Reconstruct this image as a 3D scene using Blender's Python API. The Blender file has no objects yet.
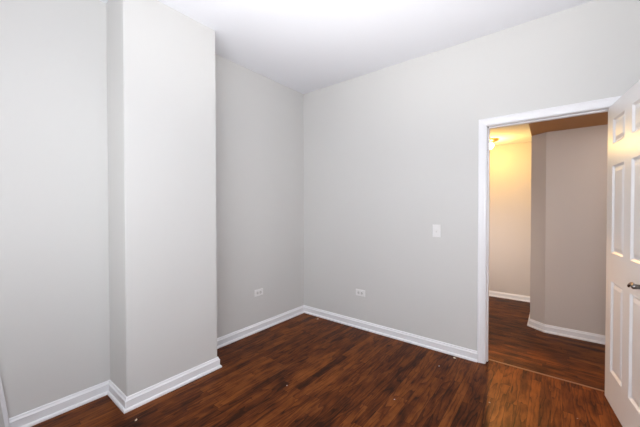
import bpy, bmesh, math, random
from mathutils import Vector, Matrix
S = bpy.context.scene
COL = S.collection

# ------------------------------------------------------------------ camera
CX, CY, CH = 2.521, -2.856, 1.325
YAW, PITCH, ROLL = -0.6679, 0.01368, -0.00124
FPX = 295.33
fwd0 = Vector((math.sin(YAW), math.cos(YAW), 0)); r0 = Vector((math.cos(YAW), -math.sin(YAW), 0)); u0 = Vector((0, 0, 1))
fw = math.cos(PITCH) * fwd0 - math.sin(PITCH) * u0
up = math.cos(PITCH) * u0 + math.sin(PITCH) * fwd0
rt = math.cos(ROLL) * r0 + math.sin(ROLL) * up
uu = -math.sin(ROLL) * r0 + math.cos(ROLL) * up
cam = bpy.data.cameras.new('camera'); co = bpy.data.objects.new('camera', cam); COL.objects.link(co)
cam.sensor_width = 36; cam.lens = FPX * 36 / 640; cam.clip_start = 0.02
M = Matrix((rt, uu, -fw)).transposed().to_4x4(); M.translation = (CX, CY, CH)
co.matrix_world = M
S.camera = co

# ------------------------------------------------------------------ world, lights, exposure
S.view_settings.view_transform = 'Standard'; S.view_settings.look = 'None'
S.view_settings.gamma = 1; S.view_settings.use_curve_mapping = False
S.view_settings.exposure = 0.44
S.cycles.max_bounces = 16; S.cycles.diffuse_bounces = 10; S.cycles.use_denoising = True
w = bpy.data.worlds.new('sky'); S.world = w; w.use_nodes = True
w.node_tree.nodes['Background'].inputs[0].default_value = (0.55, 0.7, 1, 1)
w.node_tree.nodes['Background'].inputs[1].default_value = 1.0

def light(name, typ, loc, power, color, target=None, **kw):
    L = bpy.data.lights.new(name, typ); L.energy = power; L.color = color
    for k, v in kw.items(): setattr(L, k, v)
    o = bpy.data.objects.new(name, L); COL.objects.link(o); o.location = loc
    if target is not None:
        o.rotation_euler = (Vector(target) - Vector(loc)).to_track_quat('-Z', 'Y').to_euler()
    return o
# flash beside the camera, bounced off the ceiling
light('bounce_flash', 'SPOT', (2.10, -2.30, 0.6), 185, (1.0, 0.985, 0.97), (1.90, -1.75, 2.788),
      spot_size=math.radians(94), spot_blend=1.0, shadow_soft_size=0.08)
# daylight through an unseen window assumed in the right wall, beside the camera
light('window_daylight', 'AREA', (3.02, -2.35, 1.45), 4, (0.80, 0.88, 1.0), (0.0, -2.2, 1.0),
      shape='RECTANGLE', size=1.0, size_y=1.3)

# broad soft fill added at the unseen back wall to lift the far wall
light('back_fill', 'AREA', (2.0, -3.46, 1.50), 50, (0.93, 0.945, 0.97), (1.5, 0, 3.1),
      shape='RECTANGLE', size=1.6, size_y=1.3)
# unseen fill under the hall ceiling at right, added to brighten the hall
light('hall_right_fill', 'AREA', (3.3, 0.62, 2.1), 3.2, (1.0, 0.83, 0.72), (3.0, 0.75, 0.0),
      shape='RECTANGLE', size=0.6, size_y=0.5)
light('hall_far_fill', 'AREA', (1.2, 0.55, 1.1), 4.4, (1.0, 0.90, 0.84), (1.75, 2.3, 0.8),
      shape='RECTANGLE', size=0.7, size_y=1.0, spread=math.radians(85))  # unseen fill added behind the doorway wall to brighten the hall's far wall

# ------------------------------------------------------------------ helpers
H = 2.800          # room ceiling
HH = 2.28          # hall ceiling
SOFF = 2.15        # hall soffit
PX, PY0, PY1 = 0.32, -1.458, -2.128   # wall projection
YB, XR = -3.5, 3.06                   # back wall, right wall
TH = 0.12                             # doorway wall thickness
OX0, OX1, OZ = 2.076, 2.862, 2.03      # door opening

def link(name, bm, mat, parent=None, smooth=False):
    me = bpy.data.meshes.new(name)
    bmesh.ops.remove_doubles(bm, verts=bm.verts, dist=1e-6)
    bmesh.ops.recalc_face_normals(bm, faces=bm.faces)
    bm.to_mesh(me); bm.free(); me.materials.append(mat)
    if smooth:
        for p in me.polygons: p.use_smooth = True
    o = bpy.data.objects.new(name, me); COL.objects.link(o)
    if parent: o.parent = parent
    return o
def struct(name, bm, mat, parent=None, smooth=False):
    o = link(name, bm, mat, parent, smooth)
    if not parent: o['kind'] = 'structure'
    return o
def box(bm, a, b):
    v = [bm.verts.new((x, y, z)) for x in (a[0], b[0]) for y in (a[1], b[1]) for z in (a[2], b[2])]
    for f in ((0, 1, 3, 2), (4, 6, 7, 5), (0, 4, 5, 1), (2, 3, 7, 6), (0, 2, 6, 4), (1, 5, 7, 3)):
        bm.faces.new([v[i] for i in f])
def bbox(bm, a, b, bev=0.002, seg=2):
    t = bmesh.new(); box(t, a, b)
    bmesh.ops.recalc_face_normals(t, faces=t.faces)
    bmesh.ops.bevel(t, geom=t.edges[:], offset=bev, segments=seg, affect='EDGES')
    me = bpy.data.meshes.new('t'); t.to_mesh(me); t.free(); bm.from_mesh(me); bpy.data.meshes.remove(me)
def prism(bm, pts, z0, z1):
    n = len(pts)
    a = [bm.verts.new((x, y, z0)) for x, y in pts]; b = [bm.verts.new((x, y, z1)) for x, y in pts]
    for i in range(n): bm.faces.new((a[i], a[(i + 1) % n], b[(i + 1) % n], b[i]))
    bm.faces.new(a); bm.faces.new(b)
def lathe(bm, prof, c=(0, 0, 0), axis=None, n=32):
    """prof: list of (radius, height); height along local z, then turned to axis"""
    rot = Vector((0, 0, 1)).rotation_difference(Vector(axis)).to_matrix() if axis else Matrix.Identity(3)
    rings = []
    for r, z in prof:
        if r < 1e-6: rings.append([bm.verts.new(rot @ Vector((0, 0, z)) + Vector(c))])
        else: rings.append([bm.verts.new(rot @ Vector((r * math.cos(2 * math.pi * k / n), r * math.sin(2 * math.pi * k / n), z)) + Vector(c)) for k in range(n)])
    for A, B in zip(rings, rings[1:]):
        for k in range(n):
            k2 = (k + 1) % n
            if len(A) == 1 and len(B) == 1: continue
            if len(A) == 1: bm.faces.new((A[0], B[k], B[k2]))
            elif len(B) == 1: bm.faces.new((A[k], A[k2], B[0]))
            else: bm.faces.new((A[k], A[k2], B[k2], B[k]))
def tube(bm, pts, rad, n=14):
    """tapered tube; rad may be (a, b) ellipse radii per point"""
    pts = [Vector(p) for p in pts]; rings = []
    for i, p in enumerate(pts):
        t = (pts[min(i + 1, len(pts) - 1)] - pts[max(i - 1, 0)]).normalized()
        s = t.cross(Vector((0, 0, 1)))
        s = s.normalized() if s.length > 1e-4 else Vector((1, 0, 0))
        q = s.cross(t)
        ra, rb = rad[i] if isinstance(rad[i], tuple) else (rad[i], rad[i])
        rings.append([bm.verts.new(p + s * ra * math.cos(2 * math.pi * k / n) + q * rb * math.sin(2 * math.pi * k / n)) for k in range(n)])
    for A, B in zip(rings, rings[1:]):
        for k in range(n): bm.faces.new((A[k], A[(k + 1) % n], B[(k + 1) % n], B[k]))
    bm.faces.new(rings[0]); bm.faces.new(rings[-1])

# ------------------------------------------------------------------ materials
def nt(name):
    m = bpy.data.materials.new(name); m.use_nodes = True
    return m, m.node_tree.nodes, m.node_tree.links, m.node_tree.nodes['Principled BSDF']
def paint(name, col, rough, bump=0.02, scale=220, var=0.02):
    m, N, L, P = nt(name)
    tc = N.new('ShaderNodeTexCoord')
    no = N.new('ShaderNodeTexNoise'); no.inputs['Scale'].default_value = 1.7; no.inputs['Detail'].default_value = 3
    L.new(tc.outputs['Object'], no.inputs['Vector'])
    mx = N.new('ShaderNodeMix'); mx.data_type = 'RGBA'
    mx.inputs['A'].default_value = (*[c * (1 - var) for c in col], 1); mx.inputs['B'].default_value = (*[min(1, c * (1 + var)) for c in col], 1)
    L.new(no.outputs['Fac'], mx.inputs['Factor']); L.new(mx.outputs['Result'], P.inputs['Base Color'])
    P.inputs['Roughness'].default_value = rough
    n2 = N.new('ShaderNodeTexNoise'); n2.inputs['Scale'].default_value = scale
    L.new(tc.outputs['Object'], n2.inputs['Vector'])
    bp = N.new('ShaderNodeBump'); bp.inputs['Strength'].default_value = bump; bp.inputs['Distance'].default_value = 0.002
    L.new(n2.outputs['Fac'], bp.inputs['Height']); L.new(bp.outputs['Normal'], P.inputs['Normal'])
    return m
WALL = paint('grey_wall_paint', (0.648, 0.641, 0.622), 0.55)
HALLW = paint('hall_wall_paint', (0.60, 0.545, 0.505), 0.55)
CEIL = paint('ceiling_paint', (0.77, 0.78, 0.82), 0.8)
CEILDIM = paint('dim_warm_lit_ceiling', (0.50, 0.25, 0.085), 0.6)  # dim warm lamp light on the white hall ceiling, put into the colour
TRIM = paint('white_trim_paint', (0.84, 0.84, 0.86), 0.3, bump=0.01)
DOORP = paint('white_door_paint', (0.80, 0.79, 0.785), 0.32, bump=0.01)
PLATE = paint('white_plastic', (0.82, 0.81, 0.80), 0.3, bump=0.0)
FACE = paint('ivory_plastic', (0.66, 0.645, 0.63), 0.35, bump=0.0)
DARK = paint('dark_slot', (0.03, 0.03, 0.03), 0.6, bump=0.0)
CHIP = paint('pale_wood_chip', (0.75, 0.62, 0.45), 0.7)
FLAKE = paint('white_paint_flake', (0.75, 0.74, 0.72), 0.7)
GREYCHIP = paint('grey_grit', (0.30, 0.26, 0.22), 0.7)

def metal(name, col, rough):
    m, N, L, P = nt(name)
    P.inputs['Base Color'].default_value = (*col, 1); P.inputs['Metallic'].default_value = 1; P.inputs['Roughness'].default_value = rough
    no = N.new('ShaderNodeTexNoise'); no.inputs['Scale'].default_value = 90
    bp = N.new('ShaderNodeBump'); bp.inputs['Strength'].default_value = 0.02
    L.new(no.outputs['Fac'], bp.inputs['Height']); L.new(bp.outputs['Normal'], P.inputs['Normal'])
    return m
BRONZE = metal('dark_bronze', (0.20, 0.18, 0.17), 0.25)
BRASS = metal('brass', (0.62, 0.42, 0.16), 0.3)
STEEL = metal('steel', (0.55, 0.54, 0.52), 0.35)

def wood(name, swap, dark, mid, lite, bw=0.060):
    m, N, L, P = nt(name)
    def math_(op, a=None, b=None, c=None):
        n = N.new('ShaderNodeMath'); n.operation = op
        for i, v in enumerate((a, b, c)):
            if v is None: continue
            if isinstance(v, (int, float)): n.inputs[i].default_value = v
            else: L.new(v, n.inputs[i])
        return n.outputs[0]
    tc = N.new('ShaderNodeTexCoord'); sp = N.new('ShaderNodeSeparateXYZ'); L.new(tc.outputs['Object'], sp.inputs[0])
    X, Y = (sp.outputs[1], sp.outputs[0]) if swap else (sp.outputs[0], sp.outputs[1])   # X across, Y along the boards
    u = math_('DIVIDE', X, bw); row = math_('FLOOR', u); fu = math_('FRACT', u)
    wn = N.new('ShaderNodeTexWhiteNoise'); wn.noise_dimensions = '1D'; L.new(row, wn.inputs['W'])
    v = math_('ADD', math_('DIVIDE', Y, 0.62), math_('MULTIPLY', wn.outputs['Value'], 7.3))
    colid = math_('FLOOR', v); fv = math_('FRACT', v)
    cid = N.new('ShaderNodeCombineXYZ'); L.new(row, cid.inputs[0]); L.new(colid, cid.inputs[1])
    w2 = N.new('ShaderNodeTexWhiteNoise'); w2.noise_dimensions = '2D'; L.new(cid.outputs[0], w2.inputs['Vector'])
    # slow sideways wander of the grain
    wob = N.new('ShaderNodeTexNoise'); wob.inputs['Scale'].default_value = 7.0; wob.inputs['Detail'].default_value = 2
    wc = N.new('ShaderNodeCombineXYZ'); L.new(math_('ADD', X, math_('MULTIPLY', w2.outputs['Value'], 23.0)), wc.inputs[0]); L.new(Y, wc.inputs[1])
    L.new(wc.outputs[0], wob.inputs['Vector'])
    XW = math_('ADD', X, math_('MULTIPLY', math_('SUBTRACT', wob.outputs['Fac'], 0.5), 0.022))
    # fine pores, stretched along the board and shifted per board
    g = N.new('ShaderNodeCombineXYZ')
    L.new(math_('ADD', XW, math_('MULTIPLY', w2.outputs['Value'], 13.0)), g.inputs[0])
    L.new(math_('ADD', math_('MULTIPLY', Y, 0.10), math_('MULTIPLY', w2.outputs['Value'], 31.0)), g.inputs[1])
    n1 = N.new('ShaderNodeTexNoise'); n1.inputs['Scale'].default_value = 70; n1.inputs['Detail'].default_value = 4; n1.inputs['Roughness'].default_value = 0.6
    L.new(g.outputs[0], n1.inputs['Vector'])
    # cathedral figure: contour lines of a stretched noise field
    g2 = N.new('ShaderNodeCombineXYZ')
    L.new(math_('ADD', XW, math_('MULTIPLY', w2.outputs['Value'], 5.0)), g2.inputs[0])
    L.new(math_('ADD', math_('MULTIPLY', Y, 0.10), math_('MULTIPLY', w2.outputs['Value'], 17.0)), g2.inputs[1])
    nf = N.new('ShaderNodeTexNoise'); nf.inputs['Scale'].default_value = 11; nf.inputs['Detail'].default_value = 1.5
    L.new(g2.outputs[0], nf.inputs['Vector'])
    ring = math_('FRACT', math_('MULTIPLY', nf.outputs['Fac'], 9.0))
    line = math_('POWER', ring, 3.0)
    # broad stain blotches
    n3 = N.new('ShaderNodeTexNoise'); n3.inputs['Scale'].default_value = 5.5; n3.inputs['Detail'].default_value = 5; n3.inputs['Roughness'].default_value = 0.6
    mp = N.new('ShaderNodeCombineXYZ'); L.new(math_('MULTIPLY', X, 1.8), mp.inputs[0]); L.new(math_('MULTIPLY', Y, 0.8), mp.inputs[1])
    L.new(mp.outputs[0], n3.inputs['Vector'])
    t = math_('MULTIPLY', n1.outputs['Fac'], 0.70)
    t = math_('SUBTRACT', t, math_('MULTIPLY', line, 0.30))
    t = math_('ADD', t, math_('MULTIPLY', w2.outputs['Value'], 0.34))
    t = math_('ADD', t, math_('MULTIPLY', n3.outputs['Fac'], 1.0))
    t = math_('SUBTRACT', t, 0.46)
    cr = N.new('ShaderNodeValToRGB'); e = cr.color_ramp.elements
    e[0].position = 0.20; e[0].color = (*dark, 1); e[1].position = 0.82; e[1].color = (*lite, 1)
    k = e.new(0.5); k.color = (*mid, 1)
    L.new(t, cr.inputs[0])
    # joints between boards
    du = math_('MULTIPLY', math_('MINIMUM', fu, math_('SUBTRACT', 1.0, fu)), bw)
    dv = math_('MULTIPLY', math_('MINIMUM', fv, math_('SUBTRACT', 1.0, fv)), 0.62)
    gap = math_('LESS_THAN', math_('MINIMUM', du, dv), 0.0011)
    mx = N.new('ShaderNodeMix'); mx.data_type = 'RGBA'; L.new(math_('MULTIPLY', gap, 0.75), mx.inputs['Factor'])
    L.new(cr.outputs['Color'], mx.inputs['A']); mx.inputs['B'].default_value = (dark[0] * .4, dark[1] * .4, dark[2] * .4, 1)
    L.new(mx.outputs['Result'], P.inputs['Base Color'])
    P.inputs['Roughness'].default_value = 0.42
    P.inputs['Specular IOR Level'].default_value = 0.09
    bp = N.new('ShaderNodeBump'); bp.inputs['Strength'].default_value = 0.12; bp.inputs['Distance'].default_value = 0.002
    L.new(math_('SUBTRACT', n1.outputs['Fac'], gap), bp.inputs['Height']); L.new(bp.outputs['Normal'], P.inputs['Normal'])
    return m
WOOD = wood('stained_oak_boards', False, (0.026, 0.0068, 0.0022), (0.108, 0.027, 0.0058), (0.220, 0.065, 0.0130))
WOODH = wood('stained_oak_boards_hall', True, (0.024, 0.007, 0.0024), (0.105, 0.030, 0.0062), (0.22, 0.071, 0.014))
THR, N_, L_, P_ = nt('threshold_wood'); P_.inputs['Base Color'].default_value = (0.22, 0.105, 0.045, 1); P_.inputs['Roughness'].default_value = 0.4
no_ = N_.new('ShaderNodeTexNoise'); no_.inputs['Scale'].default_value = 60
r_ = N_.new('ShaderNodeValToRGB'); r_.color_ramp.elements[0].color = (0.13, 0.055, 0.022, 1); r_.color_ramp.elements[1].color = (0.30, 0.16, 0.08, 1)
L_.new(no_.outputs['Fac'], r_.inputs[0]); L_.new(r_.outputs[0], P_.inputs['Base Color'])

# ------------------------------------------------------------------ shell
bm = bmesh.new(); box(bm, (-0.1, YB - 0.1, -0.08), (XR + 0.1, 0.092, 0)); struct('floor', bm, WOOD)
bm = bmesh.new(); box(bm, (-0.8, 0.092, -0.08), (3.9, 2.45, 0)); struct('floor_hall', bm, WOODH)
bm = bmesh.new(); box(bm, (-0.1, YB - 0.1, H), (XR + 0.1, 0.12, H + 0.1)); struct('ceiling', bm, CEIL)
bm = bmesh.new(); box(bm, (-0.8, TH, HH), (3.9, 2.45, HH + 0.1)); struct('ceiling_hall', bm, CEIL)
bm = bmesh.new(); prism(bm, [(2.335, TH), (3.8, TH), (3.8, 1.152), (2.46, 1.140), (2.325, 1.243)], SOFF, HH); struct('ceiling_hall_drop', bm, CEILDIM)
# wall with the doorway
bm = bmesh.new()
box(bm, (-0.1, 0, 0), (OX0 - 0.018, TH, H + .1)); box(bm, (OX1 + 0.018, 0, 0), (3.9, TH, H + .1)); box(bm, (OX0 - 0.018, 0, OZ + 0.018), (OX1 + 0.018, TH, H + .1))
struct('wall_far', bm, WALL)
bm = bmesh.new(); box(bm, (-0.1, YB, 0), (0, 0, H)); struct('wall_left', bm, WALL)
bm = bmesh.new(); bbox(bm, (-0.002, PY1, -0.01), (PX, PY0, H + .01), 0.004, 3); struct('wall_left_projection', bm, WALL)
BX0, BX1 = 1.1, 2.7
bm = bmesh.new()
box(bm, (-0.1, YB - .12, 0), (BX0, YB, H)); box(bm, (BX1, YB - .12, 0), (XR + .12, YB, H))
box(bm, (BX0, YB - .12, 0), (BX1, YB, 0.75)); box(bm, (BX0, YB - .12, 2.15), (BX1, YB, H))
struct('wall_back', bm, WALL)
WY0, WY1, WZ0, WZ1 = -2.90, -1.80, 0.75, 2.15
bm = bmesh.new()
box(bm, (XR, YB, 0), (XR + .12, WY0, H)); box(bm, (XR, WY1, 0), (XR + .12, 0, H))
box(bm, (XR, WY0, 0), (XR + .12, WY1, WZ0)); box(bm, (XR, WY0, WZ1), (XR + .12, WY1, H))
struct('wall_right', bm, WALL)
# assumed window in the right wall, out of view
bm = bmesh.new(); zm = (WZ0 + WZ1) / 2
for a, b in (((XR - .018, WY0 - .06, WZ0 - .06), (XR, WY0, WZ1 + .06)), ((XR - .018, WY1, WZ0 - .06), (XR, WY1 + .06, WZ1 + .06)),
             ((XR - .018, WY0, WZ1), (XR, WY1, WZ1 + .06)), ((XR - .03, WY0, WZ0 - .06), (XR, WY1, WZ0)),
             ((XR + .03, WY0, zm - .02), (XR + .07, WY1, zm + .02)),
             ((XR + .03, WY0, WZ0), (XR + .07, WY0 + .04, WZ1)), ((XR + .03, WY1 - .04, WZ0), (XR + .07, WY1, WZ1)),
             ((XR + .03, WY0, WZ0), (XR + .07, WY1, WZ0 + .04)), ((XR + .03, WY0, WZ1 - .04), (XR + .07, WY1, WZ1))):
    box(bm, a, b)
win = struct('window_1', bm, TRIM)
gm, N_, L_, P_ = nt('window_glass'); P_.inputs['Transmission Weight'].default_value = 1; P_.inputs['Roughness'].default_value = 0.0
bm = bmesh.new(); box(bm, (XR + .047, WY0 + .04, WZ0 + .04), (XR + .053, WY1 - .04, WZ1 - .04)); link('pane', bm, gm, win)
# unseen window added in the back wall to go with the fill light
bm = bmesh.new()
for a, b in (((BX0 - .06, YB, WZ0 - .06), (BX0, YB + .018, WZ1 + .06)), ((BX1, YB, WZ0 - .06), (BX1 + .06, YB + .018, WZ1 + .06)),
             ((BX0, YB, WZ1), (BX1, YB + .018, WZ1 + .06)), ((BX0, YB, WZ0 - .06), (BX1, YB + .03, WZ0)),
             ((BX0, YB - .07, WZ0), (BX0 + .04, YB - .03, WZ1)), ((BX1 - .04, YB - .07, WZ0), (BX1, YB - .03, WZ1)),
             (((BX0 + BX1) / 2 - .02, YB - .07, WZ0), ((BX0 + BX1) / 2 + .02, YB - .03, WZ1)),
             ((BX0, YB - .07, WZ0), (BX1, YB - .03, WZ0 + .04)), ((BX0, YB - .07, WZ1 - .04), (BX1, YB - .03, WZ1))):
    box(bm, a, b)
win2 = struct('added_back_window', bm, TRIM)
bm = bmesh.new(); box(bm, (BX0 + .04, YB - .053, WZ0 + .04), (BX1 - .04, YB - .047, WZ1 - .04)); link('pane', bm, gm, win2)
# hall walls
bm = bmesh.new(); box(bm, (-0.8, 2.30, 0), (2.34, 2.4, HH)); struct('wall_hall_far', bm, HALLW)
bm = bmesh.new(); box(bm, (-0.8, TH, 0), (-0.7, 2.3, HH)); struct('wall_hall_left', bm, HALLW)
bm = bmesh.new(); prism(bm, [(2.325, 1.243), (2.46, 1.140), (3.9, 1.152), (3.9, 2.4), (2.325, 2.4)], 0, HH); struct('wall_hall_corner', bm, HALLW)
bm = bmesh.new(); box(bm, (3.8, TH, 0), (3.9, 1.152, HH)); struct('wall_hall_right', bm, HALLW)

# ------------------------------------------------------------------ baseboards: one moulded profile swept along the walls, mitred at corners
PROF = [(0, 0), (0.026, 0), (0.026, 0.006), (0.0245, 0.012), (0.021, 0.017), (0.015, 0.0195), (0.0145, 0.021), (0.0145, 0.058),
        (0.0155, 0.0605), (0.0150, 0.064), (0.0115, 0.068), (0.0085, 0.073), (0.0075, 0.079), (0.0055, 0.083), (0, 0.084)]
def sweep(name, chain, side, first, last, scale=1.06):
    """chain of floor points along the wall face; side=+1 when the room lies left of the direction of travel"""
    pts = [Vector(p) for p in chain]
    def nrm(i):
        d = (pts[i + 1] - pts[i]).normalized(); return Vector((-d.y, d.x)) * side
    bm = bmesh.new(); rings = []
    for i in range(first, last + 1):
        n0 = nrm(i - 1) if i > 0 else nrm(i); n1 = nrm(i) if i < len(pts) - 1 else nrm(i - 1)
        mdir = (n0 + n1); mdir = mdir / mdir.dot(n1) if mdir.dot(n1) > 1e-6 else n1
        rings.append([bm.verts.new((pts[i].x + mdir.x * o, pts[i].y + mdir.y * o, z * scale)) for o, z in PROF])
    for A, B in zip(rings, rings[1:]):
        for k in range(len(PROF) - 1): bm.faces.new((A[k], A[k + 1], B[k + 1], B[k]))
    bm.faces.new(rings[0]); bm.faces.new(rings[-1])
    return struct(name, bm, TRIM)
LEFT_END = -2.655
chain = [(OX0 - 0.062, 0), (0, 0), (0, PY0), (PX, PY0), (PX, PY1), (0, PY1), (0, LEFT_END)]
sweep('baseboard_far', chain, 1, 0, 1)
sweep('baseboard_left', chain, 1, 1, 2)
sweep('baseboard_projection', chain, 1, 2, 5)
sweep('baseboard_left_recess', chain, 1, 5, 6)
sweep('baseboard_hall_far', [(-0.7, 2.30), (2.325, 2.30)], -1, 0, 1, 0.95)
sweep('baseboard_hall_corner', [(2.325, 2.27), (2.325, 1.243), (2.46, 1.140), (3.8, 1.152)], -1, 0, 3, 0.98)
sweep('baseboard_right', [(XR, YB), (XR, 0)], 1, 0, 1)
sweep('baseboard_back', [(0, YB), (XR - 0.03, YB)], 1, 0, 1)

# ------------------------------------------------------------------ door casing (moulded), jamb, stop, threshold
CPROF = [(0, 0), (0, 0.008), (0.004, 0.010), (0.012, 0.0105), (0.018, 0.012), (0.028, 0.015), (0.040, 0.0165), (0.044, 0.0185), (0.054, 0.0185), (0.058, 0.016), (0.058, 0)]
def casing(name, y, sgn):
    bm = bmesh.new(); r = 0.004
    x0, x1, zt = OX0 - r, OX1 + r, OZ + r
    rings = []
    for (x, z, dx, dz) in ((x0, 0, -1, 0), (x0, zt, -1, 1), (x1, zt, 1, 1), (x1, 0, 1, 0)):
        rings.append([bm.verts.new((x + dx * o, y + sgn * t, z + dz * o)) for o, t in CPROF])
    for A, B in zip(rings, rings[1:]):
        for k in range(len(CPROF)):
            k2 = (k + 1) % len(CPROF); bm.faces.new((A[k], A[k2], B[k2], B[k]))
    bm.faces.new(rings[0]); bm.faces.new(rings[-1])
    return struct(name, bm, TRIM)
casing('trim_1', 0, -1)
casing('trim_2', TH, 1)
bm = bmesh.new()
box(bm, (OX0 - 0.018, 0, 0), (OX0, TH, OZ)); box(bm, (OX1, 0, 0), (OX1 + .018, TH, OZ)); box(bm, (OX0 - .018, 0, OZ), (OX1 + .018, TH, OZ + .018))
box(bm, (OX0, 0.045, 0), (OX0 + .010, 0.08, OZ)); box(bm, (OX1 - .010, 0.045, 0), (OX1, 0.08, OZ)); box(bm, (OX0, 0.045, OZ - .010), (OX1, 0.08, OZ))
struct('trim_3', bm, TRIM)
bm = bmesh.new(); bbox(bm, (OX0, 0.084, -0.004), (OX1, 0.104, 0.003), 0.0015, 2); struct('trim_4', bm, THR)

# ------------------------------------------------------------------ six-panel door, swung into the room
ANG = math.radians(7)
D = bpy.data.objects.new('door_1', None); COL.objects.link(D); D['kind'] = 'structure'
D.location = (2.8180, 0.020, 0.0)
# local x runs from the hinge edge to the free edge, local y points into the leaf (away from the visible face)
D.rotation_euler = (0, 0, math.atan2(-math.cos(ANG), math.sin(ANG)))
DW, DT, DZ0, DZ1 = 0.775, 0.034, 0.008, 2.026
cols = [(0.112, 0.330), (0.445, 0.663)]; rows = [(0.232, 0.846), (1.028, 1.617), (1.757, 1.927)]
xs = [0, *cols[0], *cols[1], DW]; zs = [DZ0, *rows[0], *rows[1], *rows[2], DZ1]
bm = bmesh.new()
for y in (0, DT):
    for i in range(len(xs) - 1):
        for j in range(len(zs) - 1):
            if i in (1, 3) and j in (1, 3, 5): continue
            bm.faces.new([bm.verts.new(c) for c in ((xs[i], y, zs[j]), (xs[i + 1], y, zs[j]), (xs[i + 1], y, zs[j + 1]), (xs[i], y, zs[j + 1]))])
def quad(bm, *c): bm.faces.new([bm.verts.new(q) for q in c])
quad(bm, (0, 0, DZ0), (0, DT, DZ0), (0, DT, DZ1), (0, 0, DZ1)); quad(bm, (DW, 0, DZ0), (DW, DT, DZ0), (DW, DT, DZ1), (DW, 0, DZ1))
quad(bm, (0, 0, DZ0), (DW, 0, DZ0), (DW, DT, DZ0), (0, DT, DZ0)); quad(bm, (0, 0, DZ1), (DW, 0, DZ1), (DW, DT, DZ1), (0, DT, DZ1))
link('door_frame', bm, DOORP, D)
for cx0, cx1 in cols:
    for rz0, rz1 in rows:
        bm = bmesh.new()
        for y, s in ((0, 1), (DT, -1)):
            prev = None
            for ins, dep in ((0, 0), (0.003, -0.0015), (0.008, 0.003), (0.014, 0.0085), (0.022, 0.009), (0.040, 0.003), (0.044, 0.002)):
                ring = [bm.verts.new((x, y + s * dep, z)) for x, z in ((cx0 + ins, rz0 + ins), (cx1 - ins, rz0 + ins), (cx1 - ins, rz1 - ins), (cx0 + ins, rz1 - ins))]
                if prev:
                    for k in range(4): bm.faces.new((prev[k], prev[(k + 1) % 4], ring[(k + 1) % 4], ring[k]))
                prev = ring
            bm.faces.new(prev)
        link('door_panel', bm, DOORP, D)
# lever handle: rose, neck and curved lever pointing to the hinge side
hz = 0.931; hs = 0.710
bm = bmesh.new(); lathe(bm, [(0, 0), (0.031, 0), (0.0325, 0.003), (0.030, 0.008), (0.022, 0.011), (0.013, 0.013), (0.0115, 0.045), (0.013, 0.05), (0.013, 0.062), (0.009, 0.067), (0, 0.067)], (hs, 0, hz), (0, -1, 0), 28)
han = link('door_handle', bm, BRONZE, D, True)
bm = bmesh.new()
lev = []; rad = []
for t in range(13):
    q = t / 12
    x = hs - 0.004 - 0.105 * q
    lev.append((x, -0.056 + 0.004 * math.sin(q * 3.1) + 0.006 * q * q, hz + 0.004 * math.sin(q * math.pi) - 0.024 * max(0, (q - 0.4) / 0.6) ** 1.5))
    rad.append((0.008 - 0.0015 * q, 0.0115 - 0.003 * q) if t < 12 else (0.002, 0.002))
tube(bm, lev, rad); link('lever', bm, BRONZE, han, True)
for z in (0.25, 1.02, 1.80):
    bm = bmesh.new(); lathe(bm, [(0, 0), (0.006, 0), (0.006, 0.088), (0.004, 0.092), (0, 0.092)], (-0.004, DT + 0.004, z), None, 14)
    box(bm, (-0.0022, 0.004, z), (-0.0002, DT, z + .088))
    link('hinge', bm, BRONZE, D)

# ------------------------------------------------------------------ outlets and switch
def wall_thing(name, label, cat, loc, rotz, group=None):
    o = bpy.data.objects.new(name, None); COL.objects.link(o); o.location = loc; o.rotation_euler = (0, 0, rotz)
    o['label'] = label; o['category'] = cat
    if group: o['group'] = group
    return o
# local frame: x along the wall, -y out of the wall, z up
def plate_bm(w, h):
    bm = bmesh.new(); prev = None
    for ins, t in ((0, 0), (0, 0.003), (0.002, 0.0052), (0.005, 0.0062)):
        ring = [bm.verts.new((sx * (w / 2 - ins), -t, sz * (h / 2 - ins))) for sx, sz in ((-1, -1), (1, -1), (1, 1), (-1, 1))]
        if prev:
            for k in range(4): bm.faces.new((prev[k], prev[(k + 1) % 4], ring[(k + 1) % 4], ring[k]))
        else: bm.faces.new(ring)
        prev = ring
    bm.faces.new(prev); return bm
def screw(parent, x, z):
    bm = bmesh.new(); lathe(bm, [(0.0034, 0.0055), (0.0034, 0.0068), (0.002, 0.0074), (0, 0.0075)], (x, 0, z), (0, -1, 0), 14)
    link('screw', bm, PLATE, parent, True)
def make_outlet(label, loc, rotz):
    t = wall_thing('wall_outlet', label, 'outlet', loc, rotz, 'duplex wall outlets')
    pl = link('cover_plate', plate_bm(0.118, 0.072), PLATE, t)
    screw(t, 0, 0)
    for s in (-1, 1):
        bm = bmesh.new(); cx = s * 0.0195
        ring0, ring1 = [], []
        for k in range(28):
            a = 2 * math.pi * k / 28
            x = max(-0.0143, min(0.0143, 0.0172 * math.cos(a))); z = 0.0172 * math.sin(a)
            ring0.append(bm.verts.new((cx + x, -0.0055, z))); ring1.append(bm.verts.new((cx + x, -0.0082, z)))
        for k in range(28): bm.faces.new((ring0[k], ring0[(k + 1) % 28], ring1[(k + 1) % 28], ring1[k]))
        bm.faces.new(ring1)
        rec = link('receptacle', bm, FACE, t)
        bm = bmesh.new()
        for dz, hh in ((0.0063, 0.0042), (-0.0063, 0.0036)): box(bm, (cx - hh - s * 0.002, -0.0086, dz - 0.0011), (cx + hh - s * 0.002, -0.0078, dz + 0.0011))
        lathe(bm, [(0.0026, 0.0078), (0.0026, 0.0086), (0, 0.0086)], (cx + s * 0.0085, 0, 0), (0, -1, 0), 12)
        link('slots', bm, DARK, rec)
    return t
make_outlet('small white sideways electrical outlet on the far wall right of the room corner', (0.842, 0, 0.395), 0)
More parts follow.
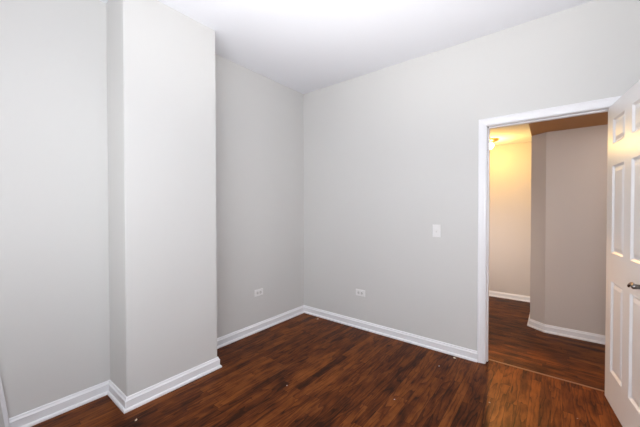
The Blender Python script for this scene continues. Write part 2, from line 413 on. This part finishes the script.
make_outlet('small white sideways electrical outlet on the left wall between projection and corner', (0, -0.745, 0.418), math.radians(90))
t = wall_thing('light_switch', 'white toggle light switch on the far wall left of the doorway', 'light switch', (1.663, 0, 1.122), 0)
link('cover_plate', plate_bm(0.072, 0.118), PLATE, t)
screw(t, 0, 0.030); screw(t, 0, -0.030)
bm = bmesh.new(); bbox(bm, (-0.0055, -0.0068, -0.0125), (0.0055, -0.004, 0.0125), 0.0006, 1); link('toggle_slot', bm, FACE, t)
bm = bmesh.new()
a = [bm.verts.new(c) for c in ((-.0045, -.006, -.004), (.0045, -.006, -.004), (.0045, -.006, .009), (-.0045, -.006, .009))]
b = [bm.verts.new(c) for c in ((-.0035, -.017, .006), (.0035, -.017, .006), (.0035, -.0155, .012), (-.0035, -.0155, .012))]
for k in range(4): bm.faces.new((a[k], a[(k + 1) % 4], b[(k + 1) % 4], b[k]))
bm.faces.new(a); bm.faces.new(b); link('toggle', bm, PLATE, t)

# ------------------------------------------------------------------ hall ceiling lamp
LX, LY = 1.835, 1.80
lamp = wall_thing('ceiling_light', 'glowing warm ceiling light in the hall seen through the doorway', 'ceiling light', (LX, LY, HH), 0)
bm = bmesh.new(); lathe(bm, [(0, 0), (0.105, 0), (0.108, -0.006), (0.100, -0.016), (0.070, -0.028), (0.045, -0.034), (0.040, -0.045), (0, -0.045)], (0, 0, 0), None, 36)
link('base', bm, BRASS, lamp, True)
glow, N_, L_, P_ = nt('lit_frosted_globe'); P_.inputs['Base Color'].default_value = (0.9, 0.85, 0.75, 1)
P_.inputs['Emission Color'].default_value = (1.0, 0.78, 0.42, 1); P_.inputs['Emission Strength'].default_value = 9
bm = bmesh.new(); lathe(bm, [(0.030, -0.045)] + [(0.047 * math.cos(a), -0.080 + 0.047 * math.sin(a)) for a in [math.radians(v) for v in range(50, -91, -10)]], (0, 0, 0), None, 32)
link('globe', bm, glow, lamp, True)
light('hall_lamp_light', 'POINT', (LX, LY, HH - 0.20), 12, (1.0, 0.62, 0.17), shadow_soft_size=0.06)
light('hall_floor_spot', 'SPOT', (LX, LY, HH - 0.20), 135, (1.0, 0.48, 0.12), (2.40, -0.70, 0.0), spot_size=math.radians(44), spot_blend=0.5, shadow_soft_size=0.06)  # extra spot added at the lamp to warm the doorway floor

# ------------------------------------------------------------------ strip leaning at the left end of the wall
foot = Vector((0.034, -2.640, 0.0)); top = Vector((0.012, -2.755, 1.05))
st = bpy.data.objects.new('trim_strip', None)
bm = bmesh.new(); ax = (top - foot); ln = ax.length
bbox(bm, (-0.006, -0.009, 0), (0.006, 0.009, ln), 0.002, 2)
strip = link('trim_strip', bm, TRIM); strip.location = foot + Vector((0, 0, 0.001))
strip.rotation_euler = ax.to_track_quat('Z', 'Y').to_euler()
strip['label'] = 'narrow white wooden strip leaning upright at the left end of the left wall baseboard'; strip['category'] = 'strip'

# ------------------------------------------------------------------ crumbs on the floor
def crumb(name, label, cat, x, y, size, mat, seed, elong=1.0):
    rnd = random.Random(seed); bm = bmesh.new(); n = 9; lo, hi = [], []
    th = size * 0.22
    for k in range(n):
        a = 2 * math.pi * k / n; r = size * rnd.uniform(0.7, 1.1)
        p = (r * math.cos(a) * elong, r * math.sin(a))
        lo.append(bm.verts.new((p[0], p[1], 0))); hi.append(bm.verts.new((p[0] * .75, p[1] * .75, th * rnd.uniform(.7, 1.3))))
    for k in range(n): bm.faces.new((lo[k], lo[(k + 1) % n], hi[(k + 1) % n], hi[k]))
    c = bm.verts.new((0, 0, th * 1.2)); bm.faces.new(lo[::-1])
    for k in range(n): bm.faces.new((hi[k], hi[(k + 1) % n], c))
    o = link(name, bm, mat); o.location = (x, y, 0.0003); o.rotation_euler = (0, 0, rnd.uniform(0, 3))
    o['label'] = label; o['category'] = cat; o['group'] = 'crumbs on the floor'
crumb('wood_chip', 'pale wood chip beside the far baseboard, left of the door casing', 'chip', 1.842, -0.062, 0.011, CHIP, 1, 1.4)
crumb('wood_chip', 'pale wood chip beside the far baseboard next to the room corner', 'chip', 0.296, -0.083, 0.009, CHIP, 2, 1.5)
crumb('paint_flake', 'white paint fleck on the floor in front of the light switch wall', 'fleck', 1.774, -0.287, 0.005, FLAKE, 3)
crumb('paint_flake', 'white paint fleck in the middle of the floor, in front of the corner', 'fleck', 0.959, -1.28, 0.0045, FLAKE, 4)
crumb('paint_flake', 'white paint fleck near the middle of the bottom edge of the photo', 'fleck', 1.664, -0.933, 0.0045, FLAKE, 5)
crumb('wood_chip', 'pale curled wood chip in front of the projecting wall baseboard', 'chip', 0.468, -2.128, 0.007, CHIP, 6, 1.8)
crumb('grit', 'grey speck on the floor in front of the left door casing', 'fleck', 2.189, -0.562, 0.007, GREYCHIP, 7)
crumb('grit', 'grey speck on the floor beside the open door', 'fleck', 2.653, -0.394, 0.0045, GREYCHIP, 8)
